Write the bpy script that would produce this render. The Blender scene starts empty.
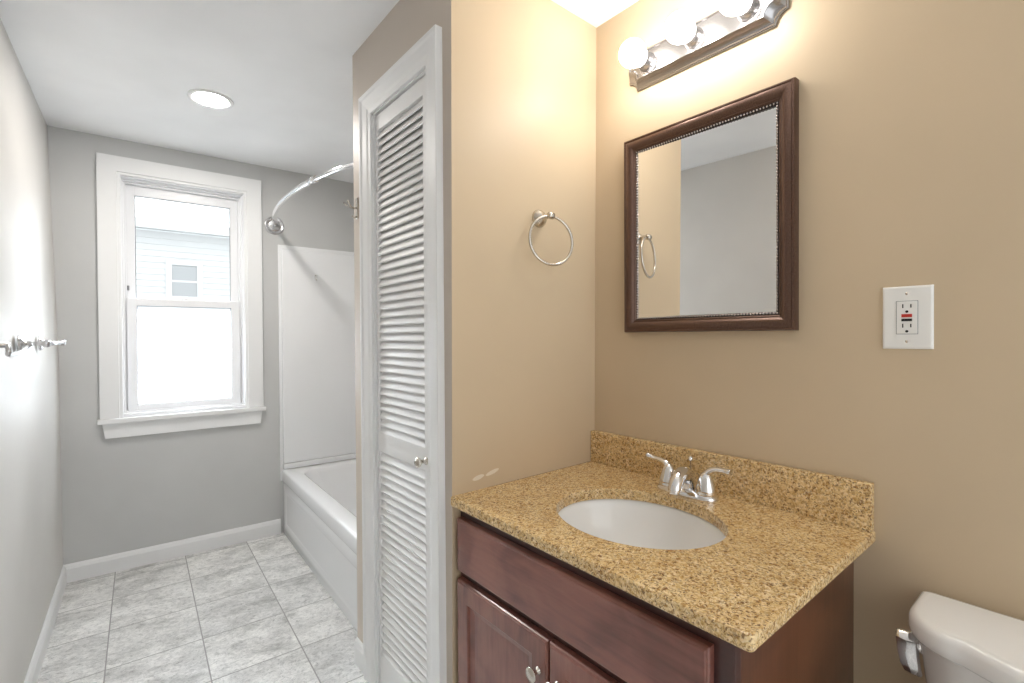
import bpy, bmesh, math, random
from mathutils import Vector, Matrix
PI = math.pi
SC = bpy.context.scene
COL = SC.collection
H = 1.1928                      # eye height above the floor
DR = 0.03431                    # the rear part of the room is about two degrees out of square
CEIL = 2.219

# ------------------------------------------------------------------ camera
cam_d = bpy.data.cameras.new('camera'); cam = bpy.data.objects.new('camera', cam_d)
COL.objects.link(cam); SC.camera = cam
F_PX, YAW, PITCH, ROLL = 486.34, 0.68779, -0.010192, -0.0055875
cam_d.sensor_fit = 'HORIZONTAL'; cam_d.sensor_width = 36.0
cam_d.lens = F_PX * 36.0 / 1024.0
cam_d.clip_start = 0.02; cam_d.clip_end = 200
fw = Vector((math.sin(YAW)*math.cos(PITCH), math.cos(YAW)*math.cos(PITCH), math.sin(PITCH)))
rt = fw.cross(Vector((0, 0, 1))).normalized(); up = rt.cross(fw)
r2 = rt*math.cos(ROLL) + up*math.sin(ROLL); u2 = -rt*math.sin(ROLL) + up*math.cos(ROLL)
cam.matrix_world = Matrix(((r2.x, u2.x, -fw.x, 0), (r2.y, u2.y, -fw.y, 0), (r2.z, u2.z, -fw.z, H), (0, 0, 0, 1)))

# ------------------------------------------------------------------ world, exposure
SC.view_settings.view_transform = 'Standard'
SC.view_settings.look = 'None'
SC.view_settings.gamma = 1.0
SC.view_settings.use_curve_mapping = False
SC.view_settings.exposure = 0.5
WORLD_STRENGTH = 1.55
BULB_STRENGTH = 30.0
CAN_STRENGTH = 200.0
w = bpy.data.worlds.new('world'); SC.world = w; w.use_nodes = True
bg = w.node_tree.nodes['Background']
bg.inputs[0].default_value = (0.93, 0.97, 1.0, 1); bg.inputs[1].default_value = WORLD_STRENGTH
# very soft high daylight that comes down on the window side of the house
sun_d = bpy.data.lights.new('soft_sun', 'SUN'); sun_d.energy = 37.0; sun_d.angle = math.radians(70); sun_d.color = (0.86, 0.93, 1.0)
sun = bpy.data.objects.new('soft_sun', sun_d); COL.objects.link(sun)
sun.rotation_euler = Vector((-0.22, -1.0, -0.85)).to_track_quat('-Z', 'Y').to_euler()

# ------------------------------------------------------------------ materials
def mat(name, col, rough=0.5, metal=0.0, spec=0.5, **kw):
    m = bpy.data.materials.new(name); m.use_nodes = True
    b = m.node_tree.nodes['Principled BSDF']
    b.inputs['Base Color'].default_value = (*col, 1)
    b.inputs['Roughness'].default_value = rough
    b.inputs['Metallic'].default_value = metal
    b.inputs['Specular IOR Level'].default_value = spec
    for k, v in kw.items():
        b.inputs[k].default_value = v
    return m
def nodes(m): return m.node_tree.nodes, m.node_tree.links, m.node_tree.nodes['Principled BSDF']
def coords(m, scale=(1, 1, 1), rot=(0, 0, 0), kind='Object'):
    n, l, b = nodes(m)
    tc = n.new('ShaderNodeTexCoord'); mp = n.new('ShaderNodeMapping')
    mp.inputs['Scale'].default_value = scale; mp.inputs['Rotation'].default_value = rot
    l.new(tc.outputs[kind], mp.inputs['Vector']); return mp.outputs['Vector']
def noise(m, vec, scale, detail=4, rough=0.5, dist=0.0):
    n, l, b = nodes(m)
    t = n.new('ShaderNodeTexNoise'); t.inputs['Scale'].default_value = scale
    t.inputs['Detail'].default_value = detail; t.inputs['Roughness'].default_value = rough
    t.inputs['Distortion'].default_value = dist
    l.new(vec, t.inputs['Vector']); return t.outputs['Fac']
def ramp(m, fac, stops, interp='LINEAR'):
    n, l, b = nodes(m)
    r = n.new('ShaderNodeValToRGB'); cr = r.color_ramp; cr.interpolation = interp
    while len(cr.elements) < len(stops): cr.elements.new(0.5)
    for e, (p, c) in zip(cr.elements, stops):
        e.position = p; e.color = (*c, 1) if len(c) == 3 else c
    l.new(fac, r.inputs['Fac']); return r.outputs['Color']
def mixc(m, fac, a, b_, mode='MIX'):
    n, l, b = nodes(m)
    x = n.new('ShaderNodeMix'); x.data_type = 'RGBA'; x.blend_type = mode
    for sock, v in ((x.inputs[0], fac), (x.inputs[6], a), (x.inputs[7], b_)):
        if isinstance(v, (float, int)): sock.default_value = v
        elif isinstance(v, tuple): sock.default_value = (*v, 1)
        else: l.new(v, sock)
    return x.outputs[2]
def mth(m, op, a, b_=0.0, c_=0.0):
    n, l, b = nodes(m)
    x = n.new('ShaderNodeMath'); x.operation = op
    for s, v in zip(x.inputs, (a, b_, c_)):
        if isinstance(v, (float, int)): s.default_value = v
        else: l.new(v, s)
    return x.outputs[0]
def bump(m, h, strength=0.2, dist=0.002):
    n, l, b = nodes(m)
    x = n.new('ShaderNodeBump'); x.inputs['Strength'].default_value = strength
    x.inputs['Distance'].default_value = dist
    l.new(h, x.inputs['Height']); l.new(x.outputs['Normal'], b.inputs['Normal'])
def setcol(m, c):
    n, l, b = nodes(m); l.new(c, b.inputs['Base Color'])

def wall_paint(name, c, rough=0.45, spec=0.35):
    m = mat(name, c, rough, spec=spec)
    v = coords(m)
    n1 = noise(m, v, 2.2, 3)
    d = tuple(x*0.95 for x in c); h = tuple(min(1, x*1.04) for x in c)
    setcol(m, ramp(m, n1, [(0.3, d), (0.7, h)]))
    bump(m, noise(m, v, 160, 3), 0.12, 0.001)
    return m
M = {}
M['tan'] = wall_paint('tan_wall_paint', (0.61, 0.485, 0.332))
M['grey'] = wall_paint('grey_wall_paint', (0.56, 0.56, 0.55))
M['left'] = wall_paint('pale_grey_wall_paint', (0.64, 0.62, 0.59))
M['ceiling'] = wall_paint('white_ceiling_paint', (0.90, 0.90, 0.90), 0.8)
M['trim'] = mat('white_trim_paint', (0.82, 0.82, 0.815), 0.5)
M['door'] = mat('white_door_paint', (0.81, 0.805, 0.80), 0.5)
M['vinyl'] = mat('white_window_vinyl', (0.84, 0.84, 0.85), 0.35)
M['tub'] = mat('glossy_white_acrylic', (0.84, 0.845, 0.85), 0.12)
M['porcelain'] = mat('white_porcelain', (0.91, 0.905, 0.89), 0.08)
M['chrome'] = mat('chrome', (0.82, 0.82, 0.83), 0.09, 1.0)
M['satin'] = mat('satin_chrome', (0.62, 0.62, 0.63), 0.22, 1.0)
M['nickel'] = mat('brushed_nickel', (0.62, 0.58, 0.52), 0.27, 1.0)
M['plate_metal'] = mat('brushed_silver_metal', (0.42, 0.41, 0.41), 0.27, 1.0)
M['dark'] = mat('black_recess', (0.012, 0.010, 0.009), 0.6)
M['plastic'] = mat('white_plastic', (0.83, 0.82, 0.79), 0.35)
M['red'] = mat('red_button', (0.55, 0.035, 0.02), 0.4)
M['caulk'] = mat('dark_caulk', (0.10, 0.07, 0.05), 0.7)
M['mirror'] = mat('mirror_silver', (0.93, 0.94, 0.94), 0.0, 1.0)
M['rubber'] = mat('grey_gasket', (0.25, 0.25, 0.26), 0.6)

def emission(name, col, s):
    m = bpy.data.materials.new(name); m.use_nodes = True
    n = m.node_tree.nodes; n.clear()
    e = n.new('ShaderNodeEmission'); o = n.new('ShaderNodeOutputMaterial')
    e.inputs[0].default_value = (*col, 1); e.inputs[1].default_value = s
    m.node_tree.links.new(e.outputs[0], o.inputs[0]); return m
M['bulb'] = emission('lit_bulb_glass', (1.0, 0.955, 0.90), BULB_STRENGTH)
M['can'] = emission('lit_ceiling_lens', (1.0, 0.96, 0.91), CAN_STRENGTH)

def bronze():
    m = mat('brown_bronze_frame', (0.16, 0.085, 0.05), 0.33, 0.55)
    v = coords(m)
    n1 = noise(m, v, 420, 5, 0.7); n2 = noise(m, v, 30, 3)
    c = ramp(m, n1, [(0.35, (0.045, 0.022, 0.015)), (0.55, (0.15, 0.085, 0.060)), (0.75, (0.30, 0.20, 0.155))])
    setcol(m, mixc(m, n2, c, (0.13, 0.075, 0.055)))
    bump(m, n1, 0.25, 0.0006)
    return m
M['bronze'] = bronze()
M['pewter'] = mat('dark_pewter_beads', (0.50, 0.46, 0.44), 0.25, 0.9)

def wood(name, dark, mid, light, rot=(0, 0, 0), scale=(3, 3, 3)):
    m = mat(name, mid, 0.28, spec=0.5)
    m.node_tree.nodes['Principled BSDF'].inputs['Coat Weight'].default_value = 0.35
    m.node_tree.nodes['Principled BSDF'].inputs['Coat Roughness'].default_value = 0.2
    v = coords(m, scale, rot)
    n1 = noise(m, v, 5, 6, 0.6, 0.6); n2 = noise(m, coords(m, (2.2, 2.2, 2.2)), 3.0, 3, 0.5, 0.8)
    c1 = ramp(m, n1, [(0.25, dark), (0.5, mid), (0.75, light)])
    c2 = ramp(m, n2, [(0.35, tuple(x*0.72 for x in mid)), (0.65, tuple(x*1.2 for x in light))])
    setcol(m, mixc(m, 0.5, c1, c2))
    bump(m, n1, 0.05, 0.001)
    return m
DW, MW, LW = (0.09, 0.029, 0.021), (0.20, 0.072, 0.053), (0.29, 0.118, 0.086)
M['cherry_h'] = wood('cherry_wood_grain_across', DW, MW, LW, scale=(12, 1.2, 12))
M['cherry_v'] = wood('cherry_wood_grain_upright', DW, MW, LW, scale=(12, 12, 1.2))
M['cherry_side'] = wood('cherry_side_shade_darkened', (0.055, 0.018, 0.008), (0.105, 0.036, 0.016), (0.15, 0.056, 0.026), scale=(14, 14, 0.7))  # same cherry, darker: shade of the cabinet sides put into the colour
M['cherry_dark'] = wood('cherry_face_frame', (0.03, 0.012, 0.011), (0.06, 0.022, 0.019), (0.085, 0.032, 0.026), scale=(12, 1.2, 12))

def granite(name, k=1.0):
    m = mat(name, (0.6, 0.45, 0.25), 0.22, spec=0.5)
    v = coords(m)
    n, l, b = nodes(m)
    nz = n.new('ShaderNodeTexNoise'); nz.inputs['Scale'].default_value = 130; nz.inputs['Detail'].default_value = 2
    l.new(v, nz.inputs['Vector'])
    wv = n.new('ShaderNodeMix'); wv.data_type = 'VECTOR'; wv.inputs[0].default_value = 0.012
    l.new(v, wv.inputs[4]); l.new(nz.outputs['Color'], wv.inputs[5])
    def vor(scale):
        t = n.new('ShaderNodeTexVoronoi'); t.inputs['Scale'].default_value = scale
        l.new(wv.outputs[1], t.inputs['Vector'])
        s = n.new('ShaderNodeSeparateColor'); l.new(t.outputs['Color'], s.inputs[0]); return s.outputs[0], s.outputs[1]
    a1, a2 = vor(330); b1, b2 = vor(190)
    big = noise(m, v, 14, 4, 0.6, 0.5)
    g = lambda c: tuple(x*k for x in c)
    base = ramp(m, a1, [(0.0, g((0.22, 0.105, 0.04))), (0.14, g((0.42, 0.23, 0.085))), (0.32, g((0.68, 0.46, 0.19))),
                        (0.55, g((0.87, 0.65, 0.33))), (0.8, g((0.91, 0.74, 0.46))), (1.0, g((0.70, 0.62, 0.50)))], 'CONSTANT')
    gold = ramp(m, b1, [(0.0, g((0.17, 0.08, 0.035))), (0.10, g((0.46, 0.25, 0.07))), (0.30, g((0.70, 0.50, 0.24))), (0.6, g((0.90, 0.73, 0.45)))], 'CONSTANT')
    c = mixc(m, 0.42, base, gold)
    c = mixc(m, ramp(m, big, [(0.35, (0, 0, 0)), (0.7, (0.45, 0.45, 0.45))]), c, g((0.60, 0.37, 0.14)), 'MIX')
    fleck = mth(m, 'LESS_THAN', a2, 0.085)
    c = mixc(m, mth(m, 'MULTIPLY', fleck, 0.8), c, (0.15, 0.075, 0.035))
    setcol(m, c)
    return m
M['granite'] = granite('golden_speckled_granite', 1.0)
M['granite_b'] = granite('golden_speckled_granite_polished_edge', 0.66)
M['granite_e'] = granite('speckled_granite_edge', 0.8)

def tile_floor():
    m = mat('stone_look_floor_tile', (0.6, 0.6, 0.58), 0.32, spec=0.45)
    n, l, b = nodes(m)
    tc = n.new('ShaderNodeTexCoord'); sp = n.new('ShaderNodeSeparateXYZ'); l.new(tc.outputs['Object'], sp.inputs[0])
    S = 0.2975
    ua = mth(m, 'DIVIDE', mth(m, 'SUBTRACT', sp.outputs[0], 0.1865), S)
    ub = mth(m, 'DIVIDE', mth(m, 'SUBTRACT', sp.outputs[1], 2.870), 0.2985)
    fa, fb = mth(m, 'FLOOR', ua), mth(m, 'FLOOR', ub)
    ra, rb = mth(m, 'FRACT', ua), mth(m, 'FRACT', ub)
    def edge(r, wdt):
        d = mth(m, 'MINIMUM', r, mth(m, 'SUBTRACT', 1.0, r))
        return mth(m, 'LESS_THAN', d, wdt)
    ga, gb = edge(ra, 0.0075), edge(rb, 0.0075)
    gr = mth(m, 'MAXIMUM', ga, gb)
    cmb = n.new('ShaderNodeCombineXYZ'); l.new(fa, cmb.inputs[0]); l.new(fb, cmb.inputs[1])
    wn = n.new('ShaderNodeTexWhiteNoise'); wn.noise_dimensions = '2D'; l.new(cmb.outputs[0], wn.inputs['Vector'])
    # each tile shows its own piece of stone
    off = n.new('ShaderNodeVectorMath'); off.operation = 'SCALE'; off.inputs['Scale'].default_value = 7.0
    l.new(wn.outputs['Color'], off.inputs[0])
    ad = n.new('ShaderNodeVectorMath'); ad.operation = 'ADD'
    l.new(tc.outputs['Object'], ad.inputs[0]); l.new(off.outputs[0], ad.inputs[1])
    mp = n.new('ShaderNodeMapping'); mp.inputs['Scale'].default_value = (1.0, 1.35, 1); mp.inputs['Rotation'].default_value = (0, 0, 0.5)
    l.new(ad.outputs[0], mp.inputs['Vector'])
    v = mp.outputs['Vector']
    big = noise(m, v, 6.5, 7, 0.66, 0.5); fine = noise(m, v, 55, 10, 0.82, 0.7); vein = noise(m, v, 11, 8, 0.7, 1.6)
    c = ramp(m, big, [(0.32, (0.46, 0.46, 0.45)), (0.44, (0.68, 0.675, 0.665)), (0.58, (0.86, 0.855, 0.845))])
    cf = ramp(m, fine, [(0.38, (0.42, 0.42, 0.415)), (0.47, (0.90, 0.90, 0.90)), (0.58, (1.1, 1.1, 1.09))])
    c = mixc(m, 0.75, c, cf, 'MULTIPLY')
    vv = mth(m, 'ABSOLUTE', mth(m, 'SUBTRACT', vein, 0.5))
    vm = ramp(m, vv, [(0.0, (0.62, 0.62, 0.61)), (0.02, (1, 1, 1))])
    c = mixc(m, 0.55, c, vm, 'MULTIPLY')
    tone = ramp(m, wn.outputs['Value'], [(0, (0.90, 0.90, 0.90)), (1, (1.1, 1.1, 1.09))])
    c = mixc(m, 1.0, c, tone, 'MULTIPLY')
    c = mixc(m, gr, c, (0.34, 0.335, 0.325))
    setcol(m, c)
    h = mth(m, 'SUBTRACT', mth(m, 'MULTIPLY', fine, 0.25), gr)
    bump(m, h, 0.35, 0.0012)
    return m
M['tile'] = tile_floor()

def glass(name, frost=0.0):
    m = bpy.data.materials.new(name); m.use_nodes = True
    n, l = m.node_tree.nodes, m.node_tree.links; n.clear()
    o = n.new('ShaderNodeOutputMaterial'); t = n.new('ShaderNodeBsdfTransparent'); g = n.new('ShaderNodeBsdfGlossy')
    t.inputs[0].default_value = (0.97, 0.98, 0.98, 1); g.inputs['Roughness'].default_value = 0.02
    fr = n.new('ShaderNodeFresnel'); fr.inputs[0].default_value = 1.35
    mx = n.new('ShaderNodeMixShader'); l.new(fr.outputs[0], mx.inputs[0]); l.new(t.outputs[0], mx.inputs[1]); l.new(g.outputs[0], mx.inputs[2])
    out = mx.outputs[0]
    if frost:
        tr = n.new('ShaderNodeBsdfTranslucent'); tr.inputs[0].default_value = (0.80, 0.81, 0.82, 1)
        m2 = n.new('ShaderNodeMixShader'); m2.inputs[0].default_value = frost
        l.new(out, m2.inputs[1]); l.new(tr.outputs[0], m2.inputs[2]); out = m2.outputs[0]
    l.new(out, o.inputs[0]); return m
M['glass'] = glass('clear_window_glass'); M['frost'] = glass('frosted_window_glass', 0.8)
M['siding'] = mat('white_clapboard_paint', (0.62, 0.62, 0.62), 0.7)
M['shingle'] = wall_paint('pale_roof_shingle', (0.6, 0.6, 0.6), 0.9)
M['far_glass'] = mat('grey_window_glass', (0.36, 0.365, 0.37), 0.4)
M['ground'] = wall_paint('pale_concrete', (0.20, 0.20, 0.19), 0.9)

# ------------------------------------------------------------------ builders
def rear(a, b, z=0.0):
    """point of the rear part of the room (its own square axes) in world space"""
    return Vector((a*math.cos(DR) + b*math.sin(DR), -a*math.sin(DR) + b*math.cos(DR), z))

def tag(o, label=None, cat=None, group=None, kind=None):
    if label: o['label'] = label
    if cat: o['category'] = cat
    if group: o['group'] = group
    if kind: o['kind'] = kind
    return o
def thing(name, loc, label, cat, rz=0.0, group=None):
    o = bpy.data.objects.new(name, None); o.empty_display_size = 0.05
    o.location = loc; o.rotation_euler = (0, 0, rz); COL.objects.link(o)
    return tag(o, label, cat, group)

class MB:
    """collects shapes given in the space of `org` and links them as one mesh object"""
    def __init__(s, org=(0, 0, 0)): s.bm = bmesh.new(); s.o = Vector(org)
    def v(s, p): return s.bm.verts.new(Vector(p) - s.o)
    def box(s, x0, x1, y0, y1, z0, z1, bev=0.0, seg=2):
        b = bmesh.new(); bmesh.ops.create_cube(b, size=1)
        for q in b.verts:
            q.co = Vector(((x0+x1)/2 + q.co.x*(x1-x0), (y0+y1)/2 + q.co.y*(y1-y0), (z0+z1)/2 + q.co.z*(z1-z0)))
        if bev: bmesh.ops.bevel(b, geom=b.edges[:], offset=bev, segments=seg, profile=0.6, affect='EDGES')
        s.merge(b); return s
    def merge(s, b):
        mp = {q: s.bm.verts.new(q.co - s.o) for q in b.verts}
        for f in b.faces:
            try:
                g = s.bm.faces.new([mp[q] for q in f.verts]); g.smooth = f.smooth
            except ValueError: pass
        b.free()
    def loft(s, loops, closed=True, cap0=True, cap1=True, ring=False, smooth=True, mi=None):
        L = [[s.v(p) for p in lp] for lp in loops]; n = len(L[0])
        pairs = list(zip(L[:-1], L[1:])) + ([(L[-1], L[0])] if ring else [])
        for k, (A, B) in enumerate(pairs):
            for i in range(n if closed else n-1):
                j = (i+1) % n
                f = s.bm.faces.new((A[i], A[j], B[j], B[i])); f.smooth = smooth
                if mi: f.material_index = mi[k]
        if not ring:
            if cap0: s.bm.faces.new(L[0][::-1])
            if cap1: s.bm.faces.new(L[-1])
        return s
    def tube(s, pts, rad, n=16, cap=True, closed=False):
        P = [Vector(p) for p in pts]; N = len(P)
        R = rad if isinstance(rad, (list, tuple)) else [rad]*N
        loops = []; prev = None
        for i in range(N):
            if closed: t = P[(i+1) % N] - P[i-1]
            else: t = P[min(i+1, N-1)] - P[max(i-1, 0)]
            t.normalize()
            if prev is None:
                a = Vector((0, 0, 1)) if abs(t.z) < 0.9 else Vector((1, 0, 0)); u = t.cross(a).normalized()
            else: u = (prev - t*prev.dot(t)).normalized()
            prev = u; w_ = t.cross(u)
            loops.append([P[i] + (u*math.cos(2*PI*k/n) + w_*math.sin(2*PI*k/n))*R[i] for k in range(n)])
        return s.loft(loops, cap0=cap, cap1=cap, ring=closed)
    def lathe(s, c, axis, prof, n=32, sx=1.0, sy=1.0):
        """prof: (radius, distance along axis)"""
        c = Vector(c); ax = Vector(axis).normalized()
        a = Vector((0, 0, 1)) if abs(ax.z) < 0.9 else Vector((1, 0, 0))
        u = ax.cross(a).normalized(); w_ = ax.cross(u)
        return s.loft([[c + ax*h + (u*math.cos(2*PI*k/n)*sx + w_*math.sin(2*PI*k/n)*sy)*max(r, 1e-4) for k in range(n)] for r, h in prof])
    def build(s, name, m, parent=None, sharp=None, bev=0.0, loc=None, rz=0.0):
        bmesh.ops.recalc_face_normals(s.bm, faces=s.bm.faces[:])
        me = bpy.data.meshes.new(name); s.bm.to_mesh(me); s.bm.free()
        for x in (m if isinstance(m, (list, tuple)) else [m]): me.materials.append(x)
        if sharp is not None:
            for p in me.polygons: p.use_smooth = True
            me.set_sharp_from_angle(angle=math.radians(sharp))
        o = bpy.data.objects.new(name, me); COL.objects.link(o)
        if parent: o.parent = parent
        if loc is not None: o.location = loc
        if rz: o.rotation_euler = (0, 0, rz)
        if bev:
            b = o.modifiers.new('edge', 'BEVEL'); b.width = bev; b.segments = 2; b.limit_method = 'ANGLE'; b.angle_limit = math.radians(40)
        return o
def struct(o, label=None): return tag(o, label, kind='structure')

def sweep_rect(mb, prof, u0, u1, v0, v1, to3, open_bottom=False):
    """moulding with mitred corners: prof = (inset from outer edge, height), to3(u, v, h) -> point"""
    if open_bottom:
        corners = [(u0, v0, 1, 0), (u0, v1, 1, -1), (u1, v1, -1, -1), (u1, v0, -1, 0)]
    else:
        corners = [(u0, v0, 1, 1), (u0, v1, 1, -1), (u1, v1, -1, -1), (u1, v0, -1, 1)]
    loops = [[to3(u + du*i, v + dv*i, h) for i, h in prof] for u, v, du, dv in corners]
    mb.loft(loops, closed=True, cap0=open_bottom, cap1=open_bottom, ring=not open_bottom, smooth=False)
    return mb

# ================================================================== SETTING
RF = dict(loc=(0, 0, 0), rz=-DR)          # objects of the rear part: local axes = its own axes
LW_, BW_ = -0.308, 3.217                  # left wall and back wall faces
o = MB().box(-0.60, 1.75, -1.6, 3.60, -0.12, 0.0).build('floor', M['tile'], **RF); struct(o, 'pale grey stone look square floor tiles')
o = MB().box(-0.60, 1.75, -1.6, 3.60, CEIL, CEIL+0.12).build('ceiling', M['ceiling'], **RF); struct(o)
mb = MB()     # the old wall leans a little outwards towards the ceiling
mb.loft([[(LW_-0.14, b, 0), (LW_, b, 0), (LW_-0.005, b, 1.1), (LW_-0.034, b, CEIL), (LW_-0.14, b, CEIL)] for b in (-1.4, BW_+0.06)], smooth=False)
struct(mb.build('wall_left', M['left'], **RF))
WA0, WA1, WZ0, WZ1 = -0.085, 0.503, 0.775, 2.045     # window hole
mb = MB()
mb.box(LW_-0.12, WA0, BW_, BW_+0.14, 0, CEIL).box(WA1, 1.60, BW_, BW_+0.14, 0, CEIL)
mb.box(WA0, WA1, BW_, BW_+0.14, 0, WZ0).box(WA0, WA1, BW_, BW_+0.14, WZ1, CEIL)
struct(mb.build('wall_back', M['grey'], **RF))
# right wall (vanity) and its continuation beside the tub
struct(MB().box(1.256, 1.368, -1.4, 1.12, 0, CEIL).build('wall_right', M['tan']))
struct(MB().box(1.455, 1.57, 1.62, BW_, 0, CEIL).build('wall_tub', M['grey'], **RF))
CX = 0.687; CY0, CY1 = 1.097, 1.743
DY0, DY1, DZ = 1.197, 1.568, 1.945           # closet door opening
mb = MB()
def ring_wall_y(x, z): return 1.0955 + (x-CX)*(0.0088 - 0.0018*z) - 0.0095*z      # this old wall is slightly out of true
def foot(z): return [(CX, ring_wall_y(CX, z), z), (1.256, ring_wall_y(1.256, z), z), (1.56, ring_wall_y(1.256, z), z), (1.56, 1.157, z), (CX+0.10, 1.157, z), (CX+0.10, DY0, z), (CX, DY0, z)]
mb.loft([foot(0), foot(CEIL)], smooth=False)
mb.box(CX+0.10, 1.56, CY1-0.06, CY1, 0, CEIL)
mb.box(1.46, 1.56, CY0+0.06, CY1-0.06, 0, CEIL)
mb.box(CX, CX+0.10, DY1, CY1, 0, CEIL).box(CX, CX+0.10, DY0, DY1, DZ, CEIL)
def closet_paint():
    m = wall_paint('tan_wall_paint_with_scuffs', (0.61, 0.485, 0.332))
    n, l, b = nodes(m)
    src = b.inputs['Base Color'].links[0].from_socket
    tc = n.new('ShaderNodeTexCoord'); sp = n.new('ShaderNodeSeparateXYZ'); l.new(tc.outputs['Object'], sp.inputs[0])
    wob = noise(m, tc.outputs['Object'], 90, 3)
    tot = None
    for cx, cz, rx, rz_, k in ((0.772, 0.8065, 0.020, 0.0068, 0.15), (0.820, 0.8125, 0.024, 0.0062, 0.22)):
        dx = mth(m, 'SUBTRACT', sp.outputs[0], cx); dz = mth(m, 'SUBTRACT', mth(m, 'SUBTRACT', sp.outputs[2], cz), mth(m, 'MULTIPLY', dx, k))
        e = mth(m, 'ADD', mth(m, 'POWER', mth(m, 'DIVIDE', dx, rx), 2.0), mth(m, 'POWER', mth(m, 'DIVIDE', dz, rz_), 2.0))
        e = mth(m, 'ADD', e, mth(m, 'MULTIPLY', wob, 0.6))
        q = mth(m, 'LESS_THAN', e, 1.2)
        tot = q if tot is None else mth(m, 'MAXIMUM', tot, q)
    setcol(m, mixc(m, tot, src, (0.80, 0.72, 0.60)))
    m.name = 'tan_wall_paint_with_scuffs'
    return m
wc = mb.build('wall_closet', [closet_paint(), wall_paint('daylight_greyed_tan_paint', (0.57, 0.50, 0.43))])  # second slot: tan paint greyed, the cool daylight tint is in the colour
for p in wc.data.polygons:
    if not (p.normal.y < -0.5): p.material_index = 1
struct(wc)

# baseboards
def baseboard(name, face, a0, a1, z1, **kw):
    """face: 'b' = on the back wall, 'l' = on the left wall; profile with a small cove on top"""
    pr = [(0, 0), (0.013, 0), (0.013, z1-0.022), (0.010, z1-0.014), (0.009, z1-0.008), (0.004, z1), (0, z1)]
    mb = MB()
    if face == 'b': loops = [[(a, BW_-d, z) for d, z in pr] for a in (a0, a1)]
    elif face == 'l': loops = [[(LW_+d, a, z) for d, z in pr] for a in (a0, a1)]
    else: loops = [[(CX-d, a, z) for d, z in pr] for a in (a0, a1)]
    mb.loft(loops, smooth=False)
    return struct(mb.build(name, M['trim'], **kw))
baseboard('baseboard_back', 'b', LW_, 0.672, 0.088, **RF)
baseboard('baseboard_left', 'l', -1.4, BW_-0.013, 0.088, **RF)
baseboard('baseboard_closet', 'c', DY1+0.077, CY1, 0.088)

# window
win = thing('window_1', rear(0.209, BW_, WZ0), 'white double hung window with wide flat casing in the grey back wall', 'window', -DR)
del win['category']; win['kind'] = 'structure'
OW = (0.209, BW_, WZ0)
def WB(): return MB(OW)
# casing: flat board, open at the bottom, with a small inner step
mb = WB()
sweep_rect(mb, [(0, 0), (0, 0.019), (0.078, 0.019), (0.078, 0.012), (0.092, 0.012), (0.092, 0)], -0.163, 0.583, 0.786, 2.126, lambda u, v, h: (u, BW_-h, v), True)
mb.build('casing', M['trim'], win, bev=0.0015)
mb = WB(); mb.box(-0.173, 0.593, BW_-0.036, BW_+0.045, 0.762, 0.786, 0.003)
mb.build('sill', M['trim'], win)
mb = WB(); pr = [(-0.155, 0.762), (0.576, 0.762), (0.566, 0.686), (-0.143, 0.686)]
mb.loft([[(a, BW_, z) for a, z in pr], [(a, BW_-0.018, z) for a, z in pr]], smooth=False)
mb.build('apron', M['trim'], win, bev=0.002)
# jamb liner and stops
mb = WB()
sweep_rect(mb, [(0, -0.001), (0.016, -0.001), (0.016, -0.03), (0.024, -0.03), (0.024, -0.055), (0.034, -0.055), (0.034, -0.135), (0, -0.135)], WA0, WA1, WZ0+0.012, WZ1, lambda u, v, h: (u, BW_-h, v))
mb.build('frame', M['vinyl'], win, bev=0.001)
def sash(name, a0, a1, z0, z1, b0, b1, st, top, bot, gm, lab=None):
    mb = WB()
    mb.box(a0, a0+st, b0, b1, z0, z1, 0.003).box(a1-st, a1, b0, b1, z0, z1, 0.003)
    mb.box(a0+st-0.002, a1-st+0.002, b0, b1, z1-top, z1, 0.003).box(a0+st-0.002, a1-st+0.002, b0, b1, z0, z0+bot, 0.003)
    s_ = mb.build(name, M['vinyl'], win)
    g = WB().box(a0+st-0.004, a1-st+0.004, (b0+b1)/2-0.003, (b0+b1)/2+0.003, z0+bot-0.004, z1-top+0.004).build('pane', gm, s_)
    if lab: g['label'] = lab
    k = MB(OW); sweep_rect(k, [(0, 0.001), (0, 0.004), (0.0035, 0.004), (0.0035, 0.001)], a0+st, a1-st, z0+bot, z1-top, lambda u, v, h: (u, b0+0.012-h, v))
    k.build('gasket', M['rubber'], s_)
    return s_
sash('upper_sash', -0.052, 0.470, 1.375, 2.012, BW_+0.080, BW_+0.112, 0.038, 0.053, 0.030, M['glass'])
sash('lower_sash', -0.052, 0.470, WZ0+0.022, 1.408, BW_+0.040, BW_+0.072, 0.042, 0.040, 0.045, M['frost'], 'white frosted lower pane')
k = WB(); k.box(0.19, 0.235, BW_+0.040, BW_+0.07, 1.407, 1.416, 0.003).box(0.205, 0.217, BW_+0.034, BW_+0.062, 1.412, 1.420, 0.003); k.build('sash_lock', M['vinyl'], win)
k = WB(); k.box(-0.050, -0.040, BW_+0.070, BW_+0.082, 1.45, 1.475, 0.002); k.build('tilt_latch', M['rubber'], win)

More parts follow.
